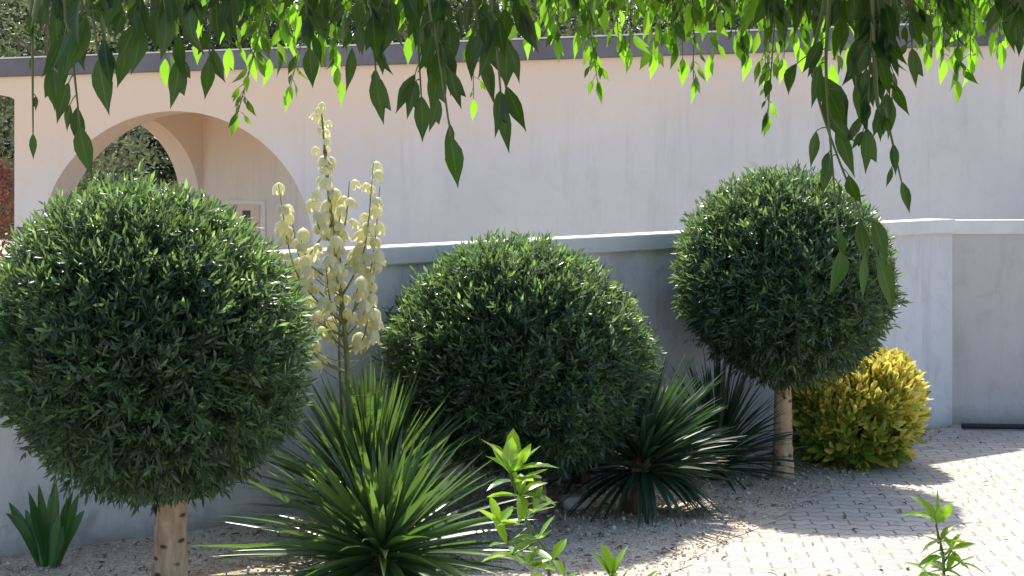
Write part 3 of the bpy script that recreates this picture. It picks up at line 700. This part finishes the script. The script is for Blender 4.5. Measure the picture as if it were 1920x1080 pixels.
shoot_plant('young_shoot', 'tall bright green leafy shoot in front of the middle round tree', [(960, 890), (975, 950), (1000, 1000), (1030, 1080)], 3.6,
            [(958, 888, 7, 1.15, .5), (968, 905, 5, .95, .3), (975, 930, 6, .95, .1), (985, 975, 4, .85, .2), (935, 985, 4, .8, .3), (960, 1040, 5, .8, .1), (1005, 960, 3, .8, .3), (1010, 1010, 4, .8, .1), (1035, 1050, 4, .8, .0), (950, 1020, 4, .85, .2), (990, 1060, 4, .8, .2)], .085)
shoot_plant('young_shoot', 'bright green shoot at the lower right before the sunlit paving', [(1755, 985), (1768, 1040), (1770, 1090)], 3.9,
            [(1756, 982, 4, 1.15, .7), (1764, 1015, 4, .85, .2), (1768, 1045, 5, .9, .1), (1785, 1030, 4, .8, .3), (1800, 1055, 4, .8, .1), (1740, 1075, 4, .8, .0), (1775, 1070, 4, .8, .2)], .08)
shoot_plant('young_shoot', 'short bright leaf tip just showing at the bottom edge of the picture', [(1148, 1085), (1150, 1110)], 3.4, [(1148, 1088, 5, .9, .8), (1160, 1100, 4, .8, .3), (1200, 1105, 4, .7, .2)], .08)

# ------------------------------------------------------------------ overhanging tree
tr = Vector((1.75, 1.1, 0))
ot = thing('overhanging_tree', 'leafy tree whose drooping branches hang into the top of the picture', 'tree', tuple(tr))
tp = smooth_path([(0, 0, -.05), (-.03, .05, .9), (.02, .1, 1.9), (-.1, .3, 2.9), (-.15, .6, 3.8)], 24)
quads_obj('trunk', tube(tp, np.linspace(.16, .07, 24), 18, .04), M['bark'], ot)
limbs = []; limb_pts = []
lim_ctrl = [((-.1, .3, 2.6), (-1.0, 1.1, 3.0), (-2.2, 1.7, 3.05), (-3.2, 2.3, 2.9)), ((-.1, .3, 2.8), (-.8, 1.8, 3.2), (-1.6, 2.8, 3.1), (-2.4, 3.7, 2.9)),
            ((-.1, .4, 2.9), (-.5, 1.9, 3.3), (-.9, 3.0, 3.15), (-1.2, 4.1, 2.85)), ((-.1, .4, 2.9), (-.2, 1.9, 3.3), (-.1, 3.0, 3.1), (.0, 4.1, 2.85)),
            ((-.1, .3, 2.8), (.1, 1.2, 3.1), (.5, 2.4, 3.0), (.9, 3.6, 2.8)), ((-.1, .3, 2.6), (-.8, .7, 2.9), (-1.5, 1.0, 2.85), (-2.4, 1.2, 2.7)), ((-.15, .5, 3.5), (-.9, 1.5, 3.9), (-1.8, 2.2, 3.9), (-2.6, 2.6, 3.7)),
            ((-.15, .5, 3.5), (-.3, 1.6, 4.0), (-.5, 2.6, 3.9), (-.7, 3.2, 3.7))]
for cs in lim_ctrl:
    p = smooth_path(cs, 18); limbs.append(tube(p, np.linspace(.05, .012, 18), 8)); limb_pts.append(p)
quads_obj('limbs', join(limbs), M['bark'], ot)
LP = np.concatenate(limb_pts)
# upper crown, shading the near sprays
n = 9000; idx = rng.integers(len(LP), size=n); S = LP[idx] + rng.normal(0, 1, (n, 3)) * np.array([.45, .42, .32])
S2 = np.stack([rng.uniform(-4.2, 1.6, n), rng.uniform(.6, 3.7, n), rng.uniform(2.75, 4.4, n)], 1); S2 = S2[(np.abs(S2[:, 0] + 1.5) / 3.2) ** 2 + (np.abs(S2[:, 1]) / 4.2) ** 2 < 1.1]; S = np.concatenate([S, S2[:len(S2) // 2]])
S = S[(S[:, 1] + tr.y < 4.75) & (S[:, 2] > 2.05 + .1146 * (S[:, 1] + tr.y) + .02)]
S[:, 2] = np.maximum(S[:, 2], 2.1)
SD = nrm(rng.normal(0, .5, (len(S), 3)) + np.array([0, 0, -.5]))
P, D, N, L, T = shoot_leaves(S, SD, 7, .10, 1.0, .03)
quads_obj('foliage', scatter('drop', P, D, N, L, T * .45, .95), M['hang'], ot)

def spray(x0, y0, x1, y1, Y, lpx, dens=1.0, lobed=.25, seed=0, spread=.6, bare=0.0, sway=0, lit_tint=(0, .42)):
    r = np.random.default_rng(seed); ll = lpx * Y / F
    a = at(x0, y0, Y) - tr; b_ = at(x1, y1, Y) - tr
    top = np.array(tuple(a)); i = int(np.argmin(np.linalg.norm(LP - (top + np.array([0, 0, .5])), axis=1))); root = LP[i]
    ytr = top + np.array([0, 0, .18])
    e = np.array(tuple(b_)); m1 = top * .6 + e * .4 + np.array([sway * Y / F, 0, 0])
    pth = smooth_path([root, root * .4 + ytr * .6 + np.array([0, 0, .12]), top, m1, e], 60)
    # leaf-bearing part
    st = int(26 + 30 * bare); seglen = np.linalg.norm(np.diff(pth[st:], axis=0), axis=1).sum()
    k = max(4, int(seglen / (ll * .30) * dens)); P, D, N, L, T = [], [], [], [], []; tws = []
    for j in range(k):
        u = (j + r.uniform(-.3, .3)) / k; q = pth[int(np.clip(st + u * (59 - st), st, 59))]
        az = r.uniform(0, 6.283); out = np.array([math.cos(az), math.sin(az) * .8, 0])
        tp_ = q + out * ll * r.uniform(.1, .45) * spread - np.array([0, 0, ll * r.uniform(0, .25)])
        d = out * spread * r.uniform(.2, 1.0) + np.array([0, 0, -1.0]); nrmv = np.array([r.normal(0, .55), -1 if r.uniform() < .5 else 1, r.normal(0, .35)])
        P.append(tp_); D.append(d); N.append(nrmv); L.append(ll * r.uniform(.45, 1.15) * (1 - .25 * u)); T.append(r.uniform(*lit_tint))
        tws.append(tube([q, (q + tp_) / 2 + np.array([0, 0, .002]), tp_], [.0012, .001, .0009], 4))
    P.append(pth[-1]); D.append(pth[-1] - pth[-6]); N.append(np.array([.2, -1, .1])); L.append(ll * .95); T.append(lit_tint[1])
    P, D, N, L, T = map(np.array, (P, D, N, L, T))
    lob = r.uniform(size=len(P)) < lobed
    parts = [scatter('drop', P[~lob], D[~lob], N[~lob], L[~lob], T[~lob], r.uniform(.62, 1.05, int((~lob).sum())), .22)]
    if lob.any(): parts.append(scatter('lobed', P[lob], D[lob], N[lob], L[lob], T[lob], .85, .22))
    twg = quads_obj('hanging_branch', join([tube(pth, np.linspace(.006, .0012, 60), 6)] + tws), M['twig'], ot)
    quads_obj('leaves', join(parts), M['hang'], twg)

near = [  # big sprays, shade put into a darker, less translucent leaf tint
    (120, -40, 150, 235, 2.3, 120, 1.1), (165, -40, 185, 110, 2.2, 130, 1.0), (80, -40, 100, 130, 2.4, 110, .8), (60, -30, 62, 250, 2.7, 60, .25),
    (265, -60, 262, 50, 2.3, 110, 1.0), (335, -60, 335, 110, 2.5, 115, .9), (400, -60, 392, 110, 2.6, 95, .8), (300, -60, 310, 20, 2.3, 110, 1),
    (235, -50, 235, 90, 2.5, 90, .5), (570, -60, 580, 90, 2.7, 90, .8), (690, -60, 705, 140, 2.5, 115, 1.1), (660, -60, 660, 90, 2.6, 100, 1), (740, -60, 735, 20, 2.5, 110, 1),
    (800, -60, 845, 255, 2.3, 120, .9), (775, -60, 790, 180, 2.5, 105, .9), (830, -60, 820, 120, 2.4, 120, 1.1), (920, -60, 940, 190, 2.3, 120, 1.0), (880, -60, 905, 100, 2.4, 120, 1.1), (950, -60, 950, 70, 2.5, 120, 1),
    (1640, -60, 1625, 240, 2.6, 105, 1.9), (1665, -60, 1668, 180, 2.7, 100, 1.6), (1610, -60, 1610, 150, 2.7, 100, 1.5), (1650, -60, 1650, 60, 2.6, 110, 1.6), (1640, 120, 1690, 340, 2.6, 78, .55),
    (1580, -60, 1578, 30, 2.8, 90, 1.2), (1705, -60, 1710, 90, 2.8, 90, 1.0), (1880, -60, 1885, 20, 2.6, 100, 1.0), (1920, -60, 1925, 100, 2.5, 90, .8), (1450, -60, 1460, 20, 3.0, 80, 1), (1520, -60, 1525, 20, 3.0, 80, 1)]
near += [(x_, -60, x_ + 4, y_, 2.3 + (k_ % 4) * .3, 85, .9) for k_, (x_, y_) in enumerate([(100, 10), (150, 20), (200, 0), (290, 25), (350, 10), (430, -5), (600, 0), (720, 20), (815, 20), (905, 10), (1610, 20), (1660, 40), (1910, 0)])]
for k, a in enumerate(near): spray(*a[:5], a[5] * .88, a[6] * .85, seed=100 + k, lobed=.3)
spray(1556, -60, 1575, 470, 2.6, 90, .6, .2, 300, bare=.38, sway=-14)
spray(1550, -60, 1645, 480, 2.65, 120, 1.1, .1, 301, bare=.45, sway=-60)
far = [  # small leaves further out, sun glow put into a brighter leaf tint
    (520, -60, 445, 215, 4.0, 48, 1.6), (600, -60, 545, 160, 4.9, 55, 1.2), (480, -60, 480, 60, 5.0, 55, 1.3), (320, -60, 310, 110, 5.0, 60, .9), (445, -60, 430, 90, 5.0, 60, 1.1), (640, -60, 640, 150, 5.0, 55, 1), (610, -60, 600, 60, 5, 55, 1.2),
    (520, -60, 530, 40, 4.9, 55, 1.2), (885, -60, 888, 185, 5.0, 45, .6), (975, -60, 985, 55, 5.0, 62, 1.3), (1000, -60, 1005, 40, 5.1, 60, 1.0), (1090, -60, 1120, 150, 5.0, 50, 1.9), (1050, -60, 1045, 70, 4.9, 50, 1.2), (1100, -60, 1115, 100, 5.1, 52, 1.6),
    (1150, -60, 1160, 75, 5.0, 52, 1.4), (1185, -60, 1180, 90, 4.8, 52, 1.3), (1225, -60, 1225, 100, 5.1, 52, 1.4), (1260, -60, 1262, 70, 5.0, 52, 1.4), (1300, -60, 1300, 150, 4.6, 48, 1.3), (1330, -60, 1330, 105, 5.1, 52, 1.3), (1375, -60, 1380, 75, 5.0, 52, 1.4),
    (1410, -60, 1405, 60, 5.0, 50, 1.3), (1460, -60, 1440, 215, 4.4, 46, 1.6), (1475, -60, 1470, 110, 5.0, 50, 1.5), (1500, -60, 1500, 90, 5.0, 50, 1.4), (1560, -60, 1560, 120, 5.0, 62, 1.5), (1590, -60, 1590, 90, 5.1, 55, 1.3),
    (1740, -60, 1740, 90, 5.0, 52, 1.2), (1770, -60, 1768, 110, 5.0, 52, 1.4), (1800, -60, 1795, 150, 5.0, 50, 1.9), (1830, -60, 1825, 80, 5.1, 52, 1.5), (1850, -60, 1860, 60, 5.0, 52, 1.2), (1895, -60, 1890, 55, 5.0, 52, 1.3), (1540, -60, 1545, 60, 5.0, 50, 1.1),
    (560, -60, 560, 20, 4.8, 60, 1.2), (380, -60, 375, 20, 4.8, 60, 1.1), (1215, -60, 1215, 20, 4.2, 60, 1.2), (1130, -60, 1130, 10, 4.2, 60, 1.2), (1290, -60, 1290, 10, 4.2, 60, 1.3), (1350, -60, 1350, 20, 4.2, 60, 1.2), (1420, -60, 1420, 10, 4.2, 60, 1.2), (780, -60, 780, 20, 4.2, 60, 1.2), (700, -60, 700, 20, 4.2, 60, 1.2)]
far += [(x_, -60, x_ + 5, y_, 5.0, 56, 1.3) for x_, y_ in [(255, 60), (365, 70), (410, 30), (465, 100), (500, 110), (540, 60), (585, 100), (625, 90), (760, 70), (1030, 30), (1075, 60), (1245, 50), (1275, 110), (1395, 100), (1430, 120), (1485, 60), (1520, 70), (1755, 60), (1785, 90), (1815, 110), (1870, 80)]]
for k, a in enumerate(far): spray(*a, seed=200 + k, lobed=.12, spread=.7, lit_tint=(.35, 1.0))

# ------------------------------------------------------------------ trees and shrubs beyond the building
def bg_tree(name, label, x, y, h, w, mat, nl, lsz, seed, trunk_r=.14, low=.25, cat='tree', group='trees beyond the arched building', kind='scrap', clump=14):
    r = np.random.default_rng(seed)
    t = thing(name, label, cat, (x, y, 0), group)
    tp = smooth_path([(0, 0, -.1), (r.normal(0, .1), 0, h * .3), (r.normal(0, .2), r.normal(0, .2), h * .62), (r.normal(0, .2), r.normal(0, .2), h * .9)], 16)
    quads_obj('trunk' if trunk_r > .05 else 'stem', tube(tp, np.linspace(trunk_r, trunk_r * .25, 16), 10, .04), M['bark'], t)
    lim = []; cs = []
    nb = 22 if trunk_r > .05 else 14
    for k in range(nb):
        i = int(3 + 12 * k / nb) if low >= .2 else int(1 + 14 * k / nb); s = tp[min(i, 15)]; az = k * 2.4 + r.normal(0, .3); f_ = math.sin(math.pi * (.15 + .8 * (k + .5) / nb)) ** .7
        e = s + np.array([math.cos(az) * w * f_, math.sin(az) * w * f_, r.uniform(.0, .35) * w]); m_ = (s + e) / 2 + np.array([0, 0, .1 * w])
        p = smooth_path([s, m_, e], 8); lim.append(tube(p, np.linspace(trunk_r * .3, .01, 8), 5)); cs += [p[4], p[5], p[6], p[7]]
    quads_obj('limbs', join(lim), M['bark'], t)
    cs = np.array(cs + [tp[-1]] * 4 + [tp[-3]] * 4); sub = cs[r.integers(len(cs), size=nl // clump)] + r.normal(0, 1, (nl // clump, 3)) * w * .20
    P = np.repeat(sub, clump, 0) + r.normal(0, 1, (len(sub) * clump, 3)) * w * .055; P[:, 2] = np.maximum(P[:, 2], .05)
    n_ = len(P); D = r.normal(0, 1, (n_, 3)) + np.array([0, 0, -.1]); tt = np.repeat(r.uniform(0, .7, len(sub)), clump) + r.uniform(0, .3, n_)
    quads_obj('crown' if trunk_r > .05 else 'foliage', scatter(kind, P, D, r.normal(0, 1, (n_, 3)), lsz * r.uniform(.6, 1.3, n_), tt, .8), mat, t)
BG = [(-9.8, 26, 7.5, 2.4, 'bgleaf', 'leafy green tree with grey trunk at the top left corner'),
      (-6.9, 24, 6.5, 2.0, 'bgpale', 'pale grey green tree behind the arch, left'),
      (-4.6, 29, 8.5, 2.6, 'bgdark', 'dark evergreen tree filling the arch opening'),
      (-1.8, 27, 7.5, 2.5, 'bgleaf', 'green tree rising behind the dark coping between arch and middle tree'),
      (.6, 25, 6.2, 2.0, 'bgpale', 'pale tree with sky showing through it above the middle tree'),
      (3.0, 28, 8.0, 2.3, 'bgdark', 'dark tree behind the coping right of centre'),
      (5.7, 26, 7.0, 2.4, 'bgleaf', 'green tree behind the coping above the right round tree'),
      (8.6, 28, 8.0, 2.5, 'bgdark', 'dark tree behind the coping at the far right'),
      (-10.1, 30, 9, 2.8, 'bgdark', 'dark tree seen through the left edge opening'),
      (-7.8, 33, 9, 3.0, 'bgdark', 'tall dark tree behind the pale tree in the arch'),
      (11, 27, 8, 2.6, 'bgleaf', 'green tree beyond the right picture edge')]
for k, (x, y, h, w, mt, lab) in enumerate(BG):
    bg_tree('background_tree', lab, x, y, h, w, M[mt], 16000, .11 if mt != 'bgpale' else .09, 400 + k)
for k, (x, y, h, w, mt, lab) in enumerate([(-6.1, 22.4, 1.9, .75, 'bgpale', 'pale feathery shrub seen through the arch'), (-7.0, 22.0, 2.1, .75, 'salmon', 'salmon pink flowering shrub at the left edge opening'),
                                            (-5.0, 24.5, 1.75, .6, 'salmon', 'salmon pink flowering shrub low in the arch opening at right')]):
    bg_tree('background_shrub' if mt != 'salmon' else 'flowering_shrub', lab, x, y, h, w, M[mt], 6000, .06, 450 + k, trunk_r=.03, low=.05, cat='shrub', group='shrubs beyond the arched building')
n = 9000; sub = np.stack([rng.uniform(-17, 17, n), 36 + rng.normal(0, .8, n), rng.uniform(0.1, 1, n) ** .8 * 7.6], 1)
sub[:, 2] *= .85 + .12 * np.sin(sub[:, 0] * 1.7) + .08 * np.sin(sub[:, 0] * 4.1)
P = np.repeat(sub, 20, 0) + rng.normal(0, .16, (n * 20, 3)); P[:, 2] = np.maximum(P[:, 2], .05)
tag(quads_obj('distant_bushes', scatter('scrap', P, rng.normal(0, 1, P.shape), rng.normal(0, 1, P.shape), rng.uniform(.1, .22, len(P)), np.repeat(rng.uniform(0, .8, n), 20), .8), M['bgdark']),
    'mass of dark bushes far behind the arched building', 'bushes', kind='stuff')

# ------------------------------------------------------------------ litter: pebbles, dry leaves, pale stone
def inside_gravel(x, y):
    e = (E1 - E0); side = (x - E0.x) * e.y - (y - E0.y) * e.x
    w = (y - W0.y) * WD.x - (x - W0.x) * WD.y
    return (side < np.abs(rng.normal(0, .35, np.shape(side)))) & (w < -0.03)
bm = bmesh.new(); bmesh.ops.create_icosphere(bm, subdivisions=1, radius=1)
iv = np.array([tuple(v.co) for v in bm.verts]); ifc = np.array([[v.index for v in f.verts] for f in bm.faces]); bm.free()
n = 15000; x = rng.uniform(-3.2, 3.2, n); y = rng.uniform(7.0, 12.0, n); k = inside_gravel(x, y); x = x[k]; y = y[k]; n = len(x)
sz = rng.gamma(3, .0013, n) + .002; V = iv[None] * (sz[:, None, None] * rng.uniform(.6, 1.3, (n, 1, 3))) * (1 + rng.normal(0, .12, (n, len(iv), 1)))
V += np.stack([x, y, sz * .35], 1)[:, None, :]
Fi = ifc[None] + (np.arange(n) * len(iv))[:, None, None]; C = np.ones((n, len(iv), 4)); C[..., 0] = rng.uniform(0, 1, n)[:, None]
m, nn_, b = mat_base('pebble', .9, .2); a = nn_.nodes.new('ShaderNodeAttribute'); a.attribute_name = 'leaf'; sp = nn_.nodes.new('ShaderNodeSeparateColor'); nn_.links.new(a.outputs['Color'], sp.inputs[0])
nn_.links.new(ramp(nn_, sp.outputs[0], [(0, (.32, .27, .22)), (.5, (.52, .46, .39)), (1, (.66, .60, .53))]), b.inputs['Base Color'])
me = np_mesh('pebbles', V.reshape(-1, 3), Fi.ravel(), np.arange(n * len(ifc)) * 3, np.full(n * len(ifc), 3), [m], C.reshape(-1, 4), smooth=False)
tag(link('pebbles', me), 'loose pebbles strewn over the gravel bed', 'pebbles', kind='stuff')
n = 2600; x = rng.uniform(-2.8, 3.6, n); y = rng.uniform(7.0, 12.0, n); k = ((y - W0.y) * WD.x - (x - W0.x) * WD.y < -.05) & (inside_gravel(x, y) | (rng.uniform(size=n) < .12)); x = x[k]; y = y[k]; n = len(x)
P = np.stack([x, y, np.full(n, .008)], 1); D = np.stack([rng.normal(size=n), rng.normal(size=n), rng.uniform(0, .25, n)], 1)
tag(quads_obj('leaf_litter', scatter('oval', P, D, np.array([0, 0, 1.]) + rng.normal(0, .2, (n, 3)), rng.uniform(.015, .05, n), rng.uniform(0, 1, n), 1.0, .3), M['dry']), 'fallen dry leaves scattered over gravel and paving', 'leaf litter', kind='stuff')
g0 = ground(1078, 952); bm = bmesh.new(); bmesh.ops.create_cube(bm, size=1); bmesh.ops.subdivide_edges(bm, edges=bm.edges[:], cuts=4, use_grid_fill=True)
for v_ in bm.verts:
    q = v_.co; q *= (0.5 / max(.5, q.length)) ** .35; q.x *= .17; q.y *= .12; q.z = (q.z + .45) * .075; q += Vector(rng.normal(0, .0025, 3))
me = bpy.data.meshes.new('stone'); bm.to_mesh(me); bm.free(); me.materials.append(M['stone'])
for p_ in me.polygons: p_.use_smooth = True
o = link('stone', me); o.location = g0; o.rotation_euler = (0, 0, .2); tag(o, 'pale block of stone on the gravel left of the short trunked yucca', 'stone')
